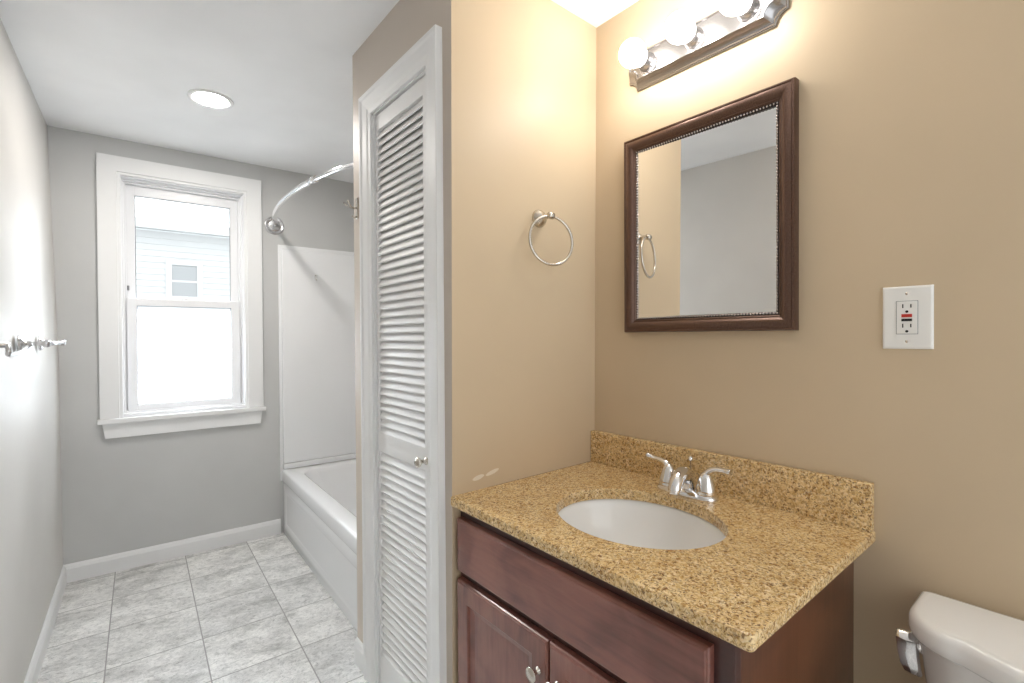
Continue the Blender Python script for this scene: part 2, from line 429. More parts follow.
# ================================================================== OUTSIDE
struct(MB().box(-14, 16, 3.6, 30, -0.75, -0.65).build('ground', M['ground'], **RF))
NB = 12.0
nb = thing('neighbouring_house', rear(0.6, NB, -0.65), 'pale clapboard house seen outside through the upper window pane', 'house', -DR)
ON = (0.6, NB, -0.65)
mb = MB(ON); z = -0.65; prof = []
while z < 3.30:
    prof += [(NB-0.018, z), (NB, z+0.118)]; z += 0.12
prof += [(NB, 3.34), (NB+0.15, 3.34), (NB+0.15, -0.65)]
mb.loft([[(a, b, zz) for b, zz in prof] for a in (-5.0, 6.5)], smooth=False)
mb.build('clapboard_wall', M['siding'], nb)
mb = MB(ON); pr = [(NB-0.32, 3.36), (NB-0.32, 3.50), (NB+3.6, 5.9), (NB+3.6, 5.75), (NB+0.10, 3.36)]
mb.loft([[(a, b, zz) for b, zz in pr] for a in (-5.2, 6.7)], smooth=False); mb.build('roof', M['shingle'], nb)
MB(ON).box(-5.2, 6.7, NB-0.345, NB-0.32, 3.32, 3.50).build('gutter_board', M['siding'], nb)
def far_window(a0, a1, z0, z1):
    mb = MB(ON); sweep_rect(mb, [(0, 0), (0, 0.05), (0.10, 0.05), (0.10, 0)], a0-0.10, a1+0.10, z0-0.10, z1+0.12, lambda u, v, h: (u, NB-h, v))
    mb.box(a0, a1, NB-0.035, NB-0.01, (z0+z1)/2-0.02, (z0+z1)/2+0.02)
    f = mb.build('window', M['siding'], nb)
    MB(ON).box(a0-0.01, a1+0.01, NB-0.03, NB-0.019, z0-0.01, z1+0.01).build('pane', M['far_glass'], f)
far_window(0.53, 0.96, 2.05, 2.66)
mb = MB(ON).box(-0.42, -0.32, NB-0.05, NB, -0.6, 2.75).build('corner_board', M['siding'], nb)

# ================================================================== BATHTUB
TA0, TA1, TB0, TB1, TZ = 0.682, 1.452, 1.80, 3.206, 0.392
tub = thing('bathtub', rear((TA0+TA1)/2, (TB0+TB1)/2, 0), 'glossy white alcove bathtub beneath the surround, behind the louvered closet', 'bathtub', -DR)
OT = ((TA0+TA1)/2, (TB0+TB1)/2, 0)
def rrect(a0, a1, b0, b1, r, z, n=8):
    pts = []
    for cx, cy, s0 in ((a1-r, b1-r, 0), (a0+r, b1-r, PI/2), (a0+r, b0+r, PI), (a1-r, b0+r, 1.5*PI)):
        for k in range(n+1):
            t = s0 + PI/2*k/n; pts.append((cx + r*math.cos(t), cy + r*math.sin(t), z))
    return pts
mb = MB(OT)
loops = [rrect(TA0+0.004, TA1, TB0, TB1, 0.003, 0.315), rrect(TA0, TA1, TB0, TB1, 0.004, 0.325), rrect(TA0, TA1, TB0, TB1, 0.006, TZ-0.014),
         rrect(TA0+0.004, TA1-0.002, TB0+0.002, TB1-0.002, 0.008, TZ-0.004), rrect(TA0+0.014, TA1-0.008, TB0+0.008, TB1-0.008, 0.01, TZ)]
ia0, ia1, ib0, ib1 = TA0+0.085, TA1-0.065, TB0+0.10, TB1-0.105
loops += [rrect(ia0-0.010, ia1+0.010, ib0-0.010, ib1+0.010, 0.11, TZ), rrect(ia0, ia1, ib0, ib1, 0.10, TZ-0.006), rrect(ia0+0.006, ia1-0.006, ib0+0.008, ib1-0.008, 0.10, TZ-0.03),
          rrect(ia0+0.04, ia1-0.04, ib0+0.05, ib1-0.12, 0.12, 0.13), rrect(ia0+0.07, ia1-0.07, ib0+0.09, ib1-0.18, 0.11, 0.09), rrect(ia0+0.15, ia1-0.15, ib0+0.2, ib1-0.3, 0.08, 0.083)]
mb.loft(loops, cap0=False)
mb.build('basin', M['tub'], tub, sharp=60)
# apron: slightly recessed central panel with a soft raised border
mb = MB(OT)
mb.box(TA0+0.008, TA0+0.03, TB0, TB1, 0.0, 0.33)
sweep_rect(mb, [(0, 0), (0, 0.003), (0.002, 0.004), (0.055, 0.004), (0.075, 0.0)], TB0, TB1, 0.0, 0.325, lambda u, v, h: (TA0+0.008-h, u, v))
mb.build('apron', M['tub'], tub, sharp=35)
mb = MB(OT); mb.lathe((1.07, TB0+0.33, 0.084), (0, 0, 1), [(0.03, 0), (0.03, 0.003), (0.02, 0.005), (0, 0.004)]); mb.build('drain', M['chrome'], tub)

sur = thing('tub_surround', rear(1.06, BW_, TZ), 'tall plain white shower surround panels above the bathtub', 'shower surround', -DR)
OS = (1.06, BW_, TZ)
SZ = 1.760
mb = MB(OS)
mb.box(TA0-0.010, TA1, BW_-0.010, BW_-0.0005, 0.32, SZ, 0.004)                      # flange
mb.box(TA0+0.006, TA1, BW_-0.030, BW_-0.009, 0.425, SZ-0.025, 0.008, 3)
mb.box(TA0+0.004, TA1, BW_-0.042, BW_-0.009, TZ+0.001, 0.425, 0.007, 3)
mb.build('end_panel', M['tub'], sur, sharp=40)
sd = thing('shower_wall_panel', rear(TA1, 2.5, TZ), 'long white shower wall panel running the length of the bathtub', 'shower wall', -DR)
OSD = (TA1, 2.5, TZ)
mb = MB(OSD)
mb.box(TA1-0.018, TA1+0.002, TB0, BW_-0.044, TZ+0.001, SZ, 0.006)
mb.box(TA1-0.10, TA1-0.017, TB0+0.5, BW_-0.45, 0.95, 0.975, 0.006).build('side_panel', M['tub'], sd, sharp=40)
mb = MB(OS); hx = 0.885
mb.lathe((hx, BW_-0.030, 1.585), (0, -1, 0), [(0.007, 0), (0.007, 0.004), (0.003, 0.006), (0.003, 0.012), (0.006, 0.015), (0, 0.016)], 16)
mb.tube([(hx, BW_-0.034, 1.575), (hx, BW_-0.040, 1.558), (hx, BW_-0.050, 1.553), (hx, BW_-0.056, 1.562)], 0.003, 8)
mb.build('clear_hook', M['plastic'], sur)

# curtain rod: leaves the back wall, bows outward and returns to the closet end wall
rod = thing('shower_curtain_rod', rear(0.655, BW_, 1.871), 'curved chrome shower curtain rod on a round wall flange, above the tub', 'curtain rod', -DR)
OR_ = (0.655, BW_, 1.871)
ctl = [(0.655, 3.205), (0.645, 3.15), (0.622, 3.04), (0.594, 2.90), (0.576, 2.73), (0.570, 2.55), (0.578, 2.37), (0.600, 2.19), (0.633, 2.02), (0.665, 1.91), (0.722, 1.775)]
def cr_spline(P, n=6):
    P = [Vector(p) for p in P]; out = []
    for i in range(len(P)-1):
        a, b, c, d = P[max(i-1, 0)], P[i], P[i+1], P[min(i+2, len(P)-1)]
        for k in range(n):
            t = k/n; out.append(0.5*((2*b) + (c-a)*t + (2*a-5*b+4*c-d)*t*t + (3*b-a-3*c+d)*t*t*t))
    out.append(P[-1]); return out
path = [(p.x, p.y, 1.871) for p in cr_spline([(a, b, 0) for a, b in ctl])]
k1 = 6*7
MB(OR_).tube(path[:k1+1], 0.0125, 20).build('outer_tube', M['chrome'], rod)
MB(OR_).tube(path[k1:], 0.0095, 20).build('inner_tube', M['chrome'], rod)
MB(OR_).tube([path[k1-1], path[k1+1]], 0.0140, 20).build('collar', M['chrome'], rod)
MB(OR_).lathe((0.655, BW_-0.0005, 1.871), (0, -1, 0), [(0.054, 0), (0.055, 0.004), (0.052, 0.008), (0.046, 0.0085), (0.044, 0.006), (0.024, 0.007), (0.020, 0.012), (0.016, 0.014), (0.015, 0.018), (0, 0.018)], 40).build('wall_flange', M['satin'], rod)
e1 = Vector(path[-1]); e0 = Vector(path[-4])
MB(OR_).lathe(e1 + (e1-e0).normalized()*(-0.035), (e1-e0), [(0.013, 0), (0.016, 0.01), (0.016, 0.028), (0.040, 0.033), (0.040, 0.040)], 32).build('wall_flange', M['chrome'], rod)

# ================================================================== recessed ceiling light
cl = thing('ceiling_light', rear(0.254, 2.446, CEIL-0.001), 'round recessed ceiling light with white trim, glowing warm white', 'ceiling light', -DR)
MB((0, 0, 0)).lathe((0, 0, 0), (0, 0, -1), [(0.060, 0), (0.086, 0), (0.084, 0.004), (0.074, 0.006), (0.066, 0.004), (0.060, 0)], 48).build('trim_ring', M['trim'], cl)
MB((0, 0, 0)).lathe((0, 0, 0), (0, 0, -1), [(0.066, 0.0005), (0.066, 0.002), (0.04, 0.0045), (0, 0.005)], 40).build('lens', M['can'], cl)

# ================================================================== closet door with casing
cd = thing('door_1', (CX, (DY0+DY1)/2, 0), 'white louvered closet door in moulded white casing beside the vanity', 'door')
del cd['category']; cd['kind'] = 'structure'
OD = (CX, (DY0+DY1)/2, 0)
cas_out0, cas_out1, cas_top = DY0-0.075, DY1+0.072, DZ+0.072
mb = MB(OD)
W_ = 0.0
prof = [(0, 0), (0, 0.021), (0.003, 0.022), (0.012, 0.021), (0.017, 0.0175), (0.050, 0.0145), (0.058, 0.0115), (0.071, 0.0105), (0.073, 0.009), (0.073, 0)]
def casing_loops():
    c = []
    for (y, z, dy, dz, wd) in ((cas_out1, 0, -1, 0, 0.072), (cas_out1, cas_top, -1, -1, 0.072), (cas_out0, cas_top, 1, -1, 0.075), (cas_out0, 0, 1, 0, 0.075)):
        lp = []
        for i, h in prof:
            t = i/0.073
            lp.append((CX-h, y + dy*t*wd, z + dz*t*0.072))
        c.append(lp)
    return c
mb.loft(casing_loops(), smooth=False)
mb.build('casing', M['trim'], cd)
# jamb
mb = MB(OD)
mb.box(CX-0.002, CX+0.09, DY0-0.001, DY0+0.006, 0, DZ).box(CX-0.002, CX+0.09, DY1-0.006, DY1+0.001, 0, DZ).box(CX-0.002, CX+0.09, DY0, DY1, DZ-0.006, DZ+0.001)
mb.build('jamb', M['trim'], cd)
ly0, ly1 = DY0+0.008, DY1-0.008
XF, XB = CX+0.005, CX+0.033
LO0, LO1 = DY0+0.043, DY1-0.024
mb = MB(OD)
mb.box(XF, XB, ly0, LO0, 0.012, DZ-0.010, 0.002).box(XF, XB, LO1, ly1, 0.012, DZ-0.010, 0.002)
mb.box(XF, XB, LO0-0.001, LO1+0.001, 1.884, DZ-0.010, 0.002)
mb.box(XF, XB, LO0-0.001, LO1+0.001, 0.808, 0.873, 0.002)
mb.box(XF, XB, LO0-0.001, LO1+0.001, 0.012, 0.125, 0.002)
leaf = mb.build('door_leaf', M['door'], cd)
def louvers(z0, z1):
    mb = MB(OD); P = 0.0262; n = round((z1-z0)/P); P = (z1-z0)/n
    for i in range(n):
        zc = z0 + (i+0.5)*P; t = 0.0032
        # slat slopes down towards the room
        a, c = Vector((XF+0.0015, zc-0.0165)), Vector((XF+0.019, zc+0.0175))
        d = (c-a).normalized(); q = Vector((-d.y, d.x))
        sec = [a+q*t*0.3, a-q*t*0.6+d*0.0006, a-q*t+d*0.003, c-q*t, c+q*t, a+q*t+d*0.003]
        mb.loft([[(p.x, y, p.y) for p in sec] for y in (LO0-0.002, LO1+0.002)], smooth=False)
    return mb.build('louvers', M['door'], leaf)
louvers(0.873, 1.884); louvers(0.125, 0.808)
kb = MB(OD).lathe((XF, DY0+0.034, 0.838), (-1, 0, 0), [(0.011, 0), (0.011, 0.003), (0.006, 0.006), (0.0055, 0.016), (0.010, 0.020), (0.0145, 0.026), (0.0145, 0.030), (0.010, 0.034), (0, 0.0355)], 28).build('knob', M['nickel'], leaf)
for zh in (1.72, 0.78, 0.10+0.30):
    MB(OD).lathe((CX+0.003, DY1-0.0072, zh-0.03), (0, 0, 1), [(0.0028, 0), (0.0028, 0.06)], 10).build('hinge', M['trim'], cd)
# dark inside of the closet: floor piece only, it is enclosed by wall_closet

# coat hook on the closet wall by the far corner
hk = thing('robe_hook', (CX, 1.705, 1.656), 'small nickel double robe hook on the closet corner, high beside the door casing', 'hook')
MB((0, 0, 0)).box(-0.005, 0.0, -0.009, 0.009, -0.038, 0.038, 0.003, 3).build('back_plate', M['nickel'], hk)
for s in (-1, 1):
    MB((0, 0, 0)).tube([(-0.003, 0, 0.002), (-0.016, 0, -0.001), (-0.026, s*0.004, 0.001), (-0.036, s*0.014, 0.008), (-0.044, s*0.020, 0.018)], [0.004, 0.0035, 0.003, 0.003, 0.0036], 10).build('prong', M['nickel'], hk)
MB((0, 0, 0)).tube([(-0.003, 0, -0.028), (-0.014, 0, -0.036), (-0.022, 0, -0.028)], 0.003, 10).build('prong', M['nickel'], hk)

# ================================================================== left wall fixtures
tb = thing('towel_bar', rear(LW_, 2.395, 1.178), 'short chrome towel bar on two round posts, on the pale left wall', 'towel bar', -DR)
def post(mbc, b, z, a_end, org, parent):
    m1 = MB(org).lathe((LW_+0.0003, b, z), (1, 0, 0), [(0.029, 0), (0.029, 0.004), (0.024, 0.009), (0.013, 0.012), (0.008, 0.018), (0.0065, 0.03), (0.0065, a_end-LW_-0.012), (0.010, a_end-LW_-0.008), (0.0125, a_end-LW_), (0.010, a_end-LW_+0.009), (0, a_end-LW_+0.012)], 28)
    return m1.build('post', M['satin'], parent)
OB = (LW_, 2.395, 1.178)
for b in (2.19, 2.60): post(None, b, 1.178, -0.243, OB, tb)
MB(OB).tube([(-0.243, 2.19, 1.178), (-0.243, 2.60, 1.178)], 0.0072, 18).build('bar', M['satin'], tb)
ph = thing('paper_holder', rear(LW_, 1.60, 1.170), 'chrome paper holder arm at the left edge, nearer than the towel bar', 'paper holder', -DR)
OP = (LW_, 1.60, 1.170)
m1 = MB(OP).lathe((LW_+0.0003, 1.56, 1.180), (1, 0, 0), [(0.026, 0), (0.026, 0.004), (0.02, 0.009), (0.011, 0.012), (0.007, 0.018), (0.006, 0.075), (0, 0.078)], 28); m1.build('post', M['satin'], ph)
MB(OP).tube([(p.x, p.y, p.z) for p in cr_spline([(-0.236, 1.56, 1.180), (-0.232, 1.545, 1.166), (-0.236, 1.57, 1.158), (-0.24, 1.70, 1.159), (-0.24, 1.83, 1.163), (-0.240, 1.872, 1.168), (-0.240, 1.876, 1.179), (-0.240, 1.862, 1.183)])], 0.0052, 12).build('arm', M['satin'], ph)

# ================================================================== towel ring
tr = thing('towel_ring', (0.996, 1.0835, 1.547), 'round brushed nickel towel ring on the tan wall left of the mirror', 'towel ring')
OG = (0.996, 1.0835, 1.547)
MB(OG).lathe((0.996, 1.0835, 1.547), (0, -1, 0), [(0.027, 0), (0.027, 0.004), (0.025, 0.009), (0.018, 0.018), (0.011, 0.024), (0.009, 0.030), (0.0075, 0.040), (0.0075, 0.048)], 36).build('post', M['nickel'], tr)
MB(OG).lathe((0.984, 1.0835-0.054, 1.546), (1, 0, 0), [(0.006, 0), (0.0095, 0.003), (0.0105, 0.012), (0.0095, 0.021), (0.006, 0.024)], 24).build('eye', M['nickel'], tr)
cz = 1.474; R_ = 0.0715
MB(OG).tube([(0.997 + 0.970*R_*math.sin(2*PI*k/72), 1.0835-0.054 - 0.243*R_*math.sin(2*PI*k/72) + 0.004*math.cos(2*PI*k/72), cz + R_*math.cos(2*PI*k/72)) for k in range(72)], 0.0044, 14, closed=True).build('ring', M['nickel'], tr)

# ================================================================== mirror
MX = 1.256
my0, my1, mz0, mz1 = 0.4585, 0.949, 1.2035, 1.794
mr = thing('wall_mirror', (MX, (my0+my1)/2, mz0), 'rectangular mirror in a dark bronze beaded frame above the vanity', 'mirror')
OM = (MX, (my0+my1)/2, mz0)
mb = MB(OM)
prof = [(0, 0), (0, 0.018), (0.002, 0.024), (0.006, 0.025), (0.009, 0.023), (0.014, 0.026), (0.020, 0.028), (0.026, 0.0265), (0.033, 0.020), (0.037, 0.0165), (0.040, 0.0175), (0.044, 0.0145), (0.044, 0.004), (0.044, 0.0)]
sweep_rect(mb, [(i*0.88, h) for i, h in prof], my0, my1, mz0, mz1, lambda u, v, h: (MX-0.0005-h, u, v))
mb.build('frame', M['bronze'], mr, sharp=50)
mb = MB(OM); sweep_rect(mb, [(0.0380, 0.004), (0.0380, 0.0135), (0.0415, 0.0135), (0.0465, 0.009), (0.0465, 0.006)], my0, my1, mz0, mz1, lambda u, v, h: (MX-0.0005-h, u, v))
mb.build('inner_lip', mat('dark_inner_lip', (0.035, 0.028, 0.026), 0.35, 0.5), mr)
mb = MB(OM)
i_ = 0.0425; bu0, bu1, bv0, bv1 = my0+i_, my1-i_, mz0+i_, mz1-i_
def bead(u, v):
    b = bmesh.new(); bmesh.ops.create_icosphere(b, subdivisions=1, radius=0.0033)
    for q in b.verts: q.co += Vector((MX-0.0145, u, v))
    for f in b.faces: f.smooth = True
    mb.merge(b)
nb_ = int((bu1-bu0)/0.0078)
for k in range(nb_+1):
    for v in (bv0, bv1): bead(bu0 + (bu1-bu0)*k/nb_, v)
nv_ = int((bv1-bv0)/0.0078)
for k in range(1, nv_):
    for u in (bu0, bu1): bead(u, bv0 + (bv1-bv0)*k/nv_)
mb.build('bead_trim', M['pewter'], mr)
# the glass sits a little skew in its rebate
MB(OM).loft([[(MX-0.0050, my0+0.03, z), (MX-0.0122, my1-0.03, z), (MX-0.001, my1-0.03, z), (MX-0.001, my0+0.03, z)] for z in (mz0+0.03, mz1-0.03)], smooth=False).build('glass', M['mirror'], mr)

# ================================================================== vanity light
LYC, LZC = 0.709, 1.998
vl = thing('vanity_light', (MX, LYC, LZC), 'three bulb brushed metal vanity light bar above the mirror', 'wall light')
OL = (MX, LYC, LZC)
def scallop(hl, hh, r, z_in=0.0):
    """bar outline with concave quarter-round corners, in (y, z)"""
    pts = []; st = 0.006
    for sy, sz in ((1, 1), (-1, 1), (-1, -1), (1, -1)):
        arc = []
        cx, cz_ = sy*(hl+z_in*0.2), sz*(hh+z_in*0.2)
        for k in range(9):
            t = PI/2*k/8
            # from the end edge to the long edge
            arc.append((cx - sy*r*math.sin(t) - sy*z_in*0, cz_ - sz*r*math.cos(t)))
        if sy*sz > 0: seq = arc
        else: seq = arc[::-1]
        pts += seq
    return pts
def inset_loop(ins, h):
    hl, hh, r = 0.230-ins, 0.056-ins, 0.028
    return [(MX-0.0005-h, LYC+a, LZC+b) for a, b in scallop(hl, hh, r)]
mb = MB(OL)
mb.loft([inset_loop(0.0, 0.0), inset_loop(0, 0.006), inset_loop(0.003, 0.008), inset_loop(0.0035, 0.011), inset_loop(0.006, 0.013), inset_loop(0.009, 0.016), inset_loop(0.013, 0.023), inset_loop(0.017, 0.032),
         inset_loop(0.019, 0.034), inset_loop(0.022, 0.034), inset_loop(0.024, 0.031)], smooth=False)
mb.build('back_plate', M['plate_metal'], vl, sharp=28)
for yb in (0.857, 0.708, 0.562):
    sk = MB(OL).lathe((MX-0.030, yb, 1.998), (-1, 0, 0), [(0.027, 0), (0.027, 0.003), (0.0245, 0.006), (0.0245, 0.034), (0.026, 0.036), (0.0225, 0.036), (0.021, 0.030), (0.0, 0.029)], 36).build('socket_cup', M['plate_metal'], vl, sharp=40)
    bl = thing('light_bulb', (MX-0.058, yb, 1.998), {0.857: 'lit round globe bulb nearest the room corner, left end of the light bar', 0.708: 'lit round globe bulb in the middle of the light bar', 0.562: 'lit round globe bulb at the right end, cut by the picture top'}[yb], 'light bulb', group='globe bulbs of the vanity light')
    OB2 = (MX-0.058, yb, 1.998)
    prof = [(0.013, 0.0), (0.0135, 0.006)] + [(0.040*math.sin(PI*(1-t)), 0.044 - 0.040*math.cos(PI*(1-t))*(-1)*-1) for t in ()]
    rb = 0.0375; cxb = 0.043
    prof = [(0.0135, 0.0), (0.0135, 0.004)]
    for k in range(3, 21):
        t = PI*k/20; prof.append((rb*math.sin(t), cxb - rb*math.cos(t)))
    MB(OB2).lathe((MX-0.058, yb, 1.998), (-1, 0, 0), prof, 36).build('globe', M['bulb'], bl)
    MB(OB2).lathe((MX-0.058, yb, 1.998), (-1, 0, 0), [(0.012, 0.0), (0.0128, 0.001), (0.0128, -0.0)][:2] + [(0.0, 0.001)], 20).build('base', M['plate_metal'], bl)

# ================================================================== outlet
oy0, oy1, oz0, oz1 = 0.2135, 0.2955, 1.163, 1.291
ot = thing('wall_outlet', (MX, (oy0+oy1)/2, (oz0+oz1)/2), 'white power outlet with red and black buttons on the tan wall', 'outlet')
OO = (MX, (oy0+oy1)/2, (oz0+oz1)/2)
yc, zc = OO[1], OO[2]
mb = MB(OO); mb.loft([[(MX-0.0003-h, y, z) for y, z in ((oy0+i, oz0+i), (oy1-i, oz0+i), (oy1-i, oz1-i), (oy0+i, oz1-i))] for i, h in ((0, 0), (0, 0.003), (0.0015, 0.005), (0.004, 0.0062))], smooth=False)
mb.build('cover_plate', M['plastic'], ot)
mb = MB(OO); mb.box(MX-0.0068, MX-0.005, yc-0.0178, yc+0.0178, zc-0.0340, zc+0.0340).build('shadow_gap', M['rubber'], ot)
dv = MB(OO).box(MX-0.0080, MX-0.005, yc-0.0168, yc+0.0168, zc-0.0330, zc+0.0330, 0.0008).build('receptacle', M['plastic'], ot)
XS = MX-0.0080
def slot(y0, y1, z0, z1, m=None, nm='slot', d=0.0004): return MB(OO).box(XS-d, XS+0.0002, yc+y0, yc+y1, zc+z0, zc+z1).build(nm, m or M['dark'], dv)
for s in (1, -1):
    zz = 0.0235 if s == 1 else -0.0165
    slot(0.0055, 0.0075, zz-0.004, zz+0.004); slot(-0.0075, -0.0055, zz-0.0035, zz+0.0035)
    MB(OO).lathe((XS+0.0002, yc, zc+zz-0.0115), (-1, 0, 0), [(0.0026, 0), (0.0026, 0.0006)], 16).build('ground_hole', M['dark'], dv)
slot(-0.0085, 0.0085, 0.0005, 0.0070, M['red'], 'reset_button', 0.0016)
slot(-0.0085, 0.0085, -0.0075, -0.0025, M['dark'], 'test_button', 0.0016)
for s in (1, -1):
    MB(OO).lathe((MX-0.0060, yc, zc+s*0.0485), (-1, 0, 0), [(0.0030, 0), (0.0028, 0.001), (0, 0.0014)], 16).build('screw', M['nickel'], ot)

# ================================================================== vanity cabinet
VX0, VX1, VY0, VY1 = 0.712, 1.2545, 0.347, 1.0865
vn = thing('vanity_cabinet', ((VX0+VX1)/2, (VY0+VY1)/2, 0), 'cherry wood vanity cabinet with a wide drawer front and two doors', 'cabinet')
OV = ((VX0+VX1)/2, (VY0+VY1)/2, 0)
VT = 0.7445
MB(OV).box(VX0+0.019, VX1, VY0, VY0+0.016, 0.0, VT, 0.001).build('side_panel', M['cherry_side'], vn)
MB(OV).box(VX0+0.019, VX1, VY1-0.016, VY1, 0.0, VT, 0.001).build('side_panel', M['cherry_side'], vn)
MB(OV).box(VX1-0.006, VX1, VY0+0.016, VY1-0.016, 0.0, VT).box(VX0+0.02, VX1-0.006, VY0+0.016, VY1-0.016, 0.10, 0.116).build('back_and_bottom', M['cherry_side'], vn)
MB(OV).box(VX0+0.07, VX0+0.085, VY0+0.016, VY1-0.016, 0.0, 0.10).build('toe_kick', M['cherry_dark'], vn)
mb = MB(OV)
mb.box(VX0, VX0+0.019, VY0, VY0+0.042, 0.10, VT, 0.0015).box(VX0, VX0+0.019, VY1-0.042, VY1, 0.10, VT, 0.0015)
mb.box(VX0, VX0+0.019, VY0+0.041, VY1-0.041, 0.70, VT).box(VX0, VX0+0.019, VY0+0.041, VY1-0.041, 0.545, 0.595).box(VX0, VX0+0.019, VY0+0.041, VY1-0.041, 0.10, 0.14)
mb.box(VX0+0.003, VX0+0.019, 0.715, 0.745, 0.13, 0.56)
mb.build('face_frame', M['cherry_dark'], vn)
def front(name, y0, y1, z0, z1, m, prof, knob=None):
    mb = MB(OV)
    lp = lambda i, h: [(VX0-0.0005-h, y, z) for y, z in ((y0+i, z0+i), (y1-i, z0+i), (y1-i, z1-i), (y0+i, z1-i))]
    mb.loft([lp(i, h) for i, h in prof], smooth=False)
    return mb.build(name, m, vn, bev=0.0008)
PF = [(0, 0), (0, 0.013), (0.002, 0.0165), (0.0045, 0.0175), (0.0055, 0.0195), (0.0075, 0.020)]
front('drawer_front', 0.379, 1.078, 0.579, 0.7175, M['cherry_h'], PF)
PD = PF + [(0.049, 0.020), (0.052, 0.0185), (0.053, 0.013), (0.070, 0.0095), (0.071, 0.0095)]
d1 = front('door', 0.7325, 1.079, 0.130, 0.558, M['cherry_v'], PD)
d2 = front('door', 0.379, 0.7295, 0.130, 0.558, M['cherry_v'], PD)
for d_, yk, zk in ((d1, 0.7600, 0.4830), (d2, 0.7020, 0.4830)):
    MB(OV).lathe((VX0-0.0200, yk, zk), (-1, 0, 0), [(0.0085, 0), (0.0085, 0.002), (0.0055, 0.0045), (0.005, 0.015), (0.009, 0.018), (0.0150, 0.0205), (0.0155, 0.0225), (0.0140, 0.0240), (0.0128, 0.0235), (0.0118, 0.0245), (0.006, 0.0265), (0, 0.027)], 32).build('knob', M['nickel'], d_)

# ================================================================== granite countertop
GX0, GX1, GY0, GY1, GZ1 = 0.683, 1.2550, 0.308, 1.0878, 0.773
GZ0 = 0.7450
ct = thing('countertop', ((GX0+GX1)/2, (GY0+GY1)/2, GZ0), 'speckled golden granite countertop with backsplash and oval sink cutout', 'countertop')
OC = ((GX0+GX1)/2, (GY0+GY1)/2, GZ0)
SX, SY, RX, RY = 0.9505, 0.698, 0.172, 0.202
angs = set(2*PI*k/96 for k in range(96))
for x, y in ((GX0, GY0), (GX1, GY0), (GX1, GY1), (GX0, GY1)):
    angs.add(math.atan2(y-SY, x-SX) % (2*PI))
t0 = math.atan2(GY0-SY, GX0-SX) % (2*PI)
for k in range(-5, 6): angs.add(t0 + k*0.006)
angs = sorted(angs)
def rect_pt(t, i):
    c, s = math.cos(t), math.sin(t); x0, x1, y0, y1 = GX0, GX1, GY0, GY1
    k = min(((x1-SX)/c if c > 1e-9 else 1e9), ((x0-SX)/c if c < -1e-9 else 1e9), ((y1-SY)/s if s > 1e-9 else 1e9), ((y0-SY)/s if s < -1e-9 else 1e9))
    x, y = SX+c*k, SY+s*k
    x, y = max(x, x0+i), max(y, y0+i)
    rr = 0.011                      # rounded free corner at the front
    if x < x0+rr and y < y0+rr:
        dx, dy = x-(x0+rr), y-(y0+rr); q = math.hypot(dx, dy)
        if q > rr-i: x, y = x0+rr+dx/q*(rr-i), y0+rr+dy/q*(rr-i)
    if y > SY: y += 0.0055*(x-x0)*(y-SY)/(y1-SY)      # follows the out-of-true wall
    return (x, y)
def ell(t, g): 
    # same polar angle as the outline so the faces stay regular
    c, s = math.cos(t), math.sin(t); r = 1/math.sqrt((c/(RX+g))**2 + (s/(RY+g))**2)
    return (SX+c*r, SY+s*r)
def E_(g, z): return [(*ell(t, g), z) for t in angs]
def Q_(i, z): return [(*rect_pt(t, i), z) for t in angs]
mb = MB(OC)
mb.loft([E_(0, GZ0), E_(0, GZ1-0.0025), E_(0.001, GZ1-0.0008), E_(0.0028, GZ1), Q_(0.004, GZ1), Q_(0.0014, GZ1-0.001), Q_(0, GZ1-0.004), Q_(0, GZ0+0.007), Q_(0.002, GZ0+0.003), Q_(0.006, GZ0)], ring=True, smooth=False)
mb.build('slab', M['granite'], ct)
mb = MB(OC).box(1.2345, 1.2550, GY0+0.002, 1.0905, GZ1+0.0003, 0.8760, 0.002).build('backsplash', M['granite'], ct)
MB(OC).loft([[(GX0+0.12, GY1+0.0002, z), (1.2340, GY1+0.0026, z), (1.2340, 1.0925, z), (GX0+0.12, 1.0892, z)] for z in (GZ1-0.004, GZ1+0.0004)], smooth=False).build('caulk_line', M['caulk'], ct)

# sink
sk = thing('sink', (SX, SY, GZ0-0.15), 'oval white porcelain undermount sink in the granite countertop', 'sink')
OK = (SX, SY, GZ0-0.15)
def el(g, z): return [(SX+(RX+g)*math.cos(2*PI*k/64), SY+(RY+g)*math.sin(2*PI*k/64), z) for k in range(64)]
zt = GZ0-0.0006
inner = [(0.006, zt), (0.002, zt-0.004), (-0.002, zt-0.020), (-0.012, zt-0.055), (-0.030, zt-0.090), (-0.060, zt-0.118), (-0.100, zt-0.132), (-0.140, zt-0.137)]
outer = [(0.020, zt), (0.020, zt-0.008), (0.010, zt-0.012), (0.006, zt-0.030), (-0.005, zt-0.062), (-0.024, zt-0.100), (-0.055, zt-0.128), (-0.10, zt-0.143), (-0.14, zt-0.148)]
mb = MB(OK); mb.loft([el(g, z) for g, z in (outer[::-1] + inner)]); mb.build('bowl', M['porcelain'], sk, sharp=60)
MB(OK).lathe((SX+0.01, SY, zt-0.137), (0, 0, 1), [(0.024, 0), (0.024, 0.003), (0.018, 0.004), (0.015, 0.002), (0, 0.003)], 28).build('drain', M['chrome'], sk)

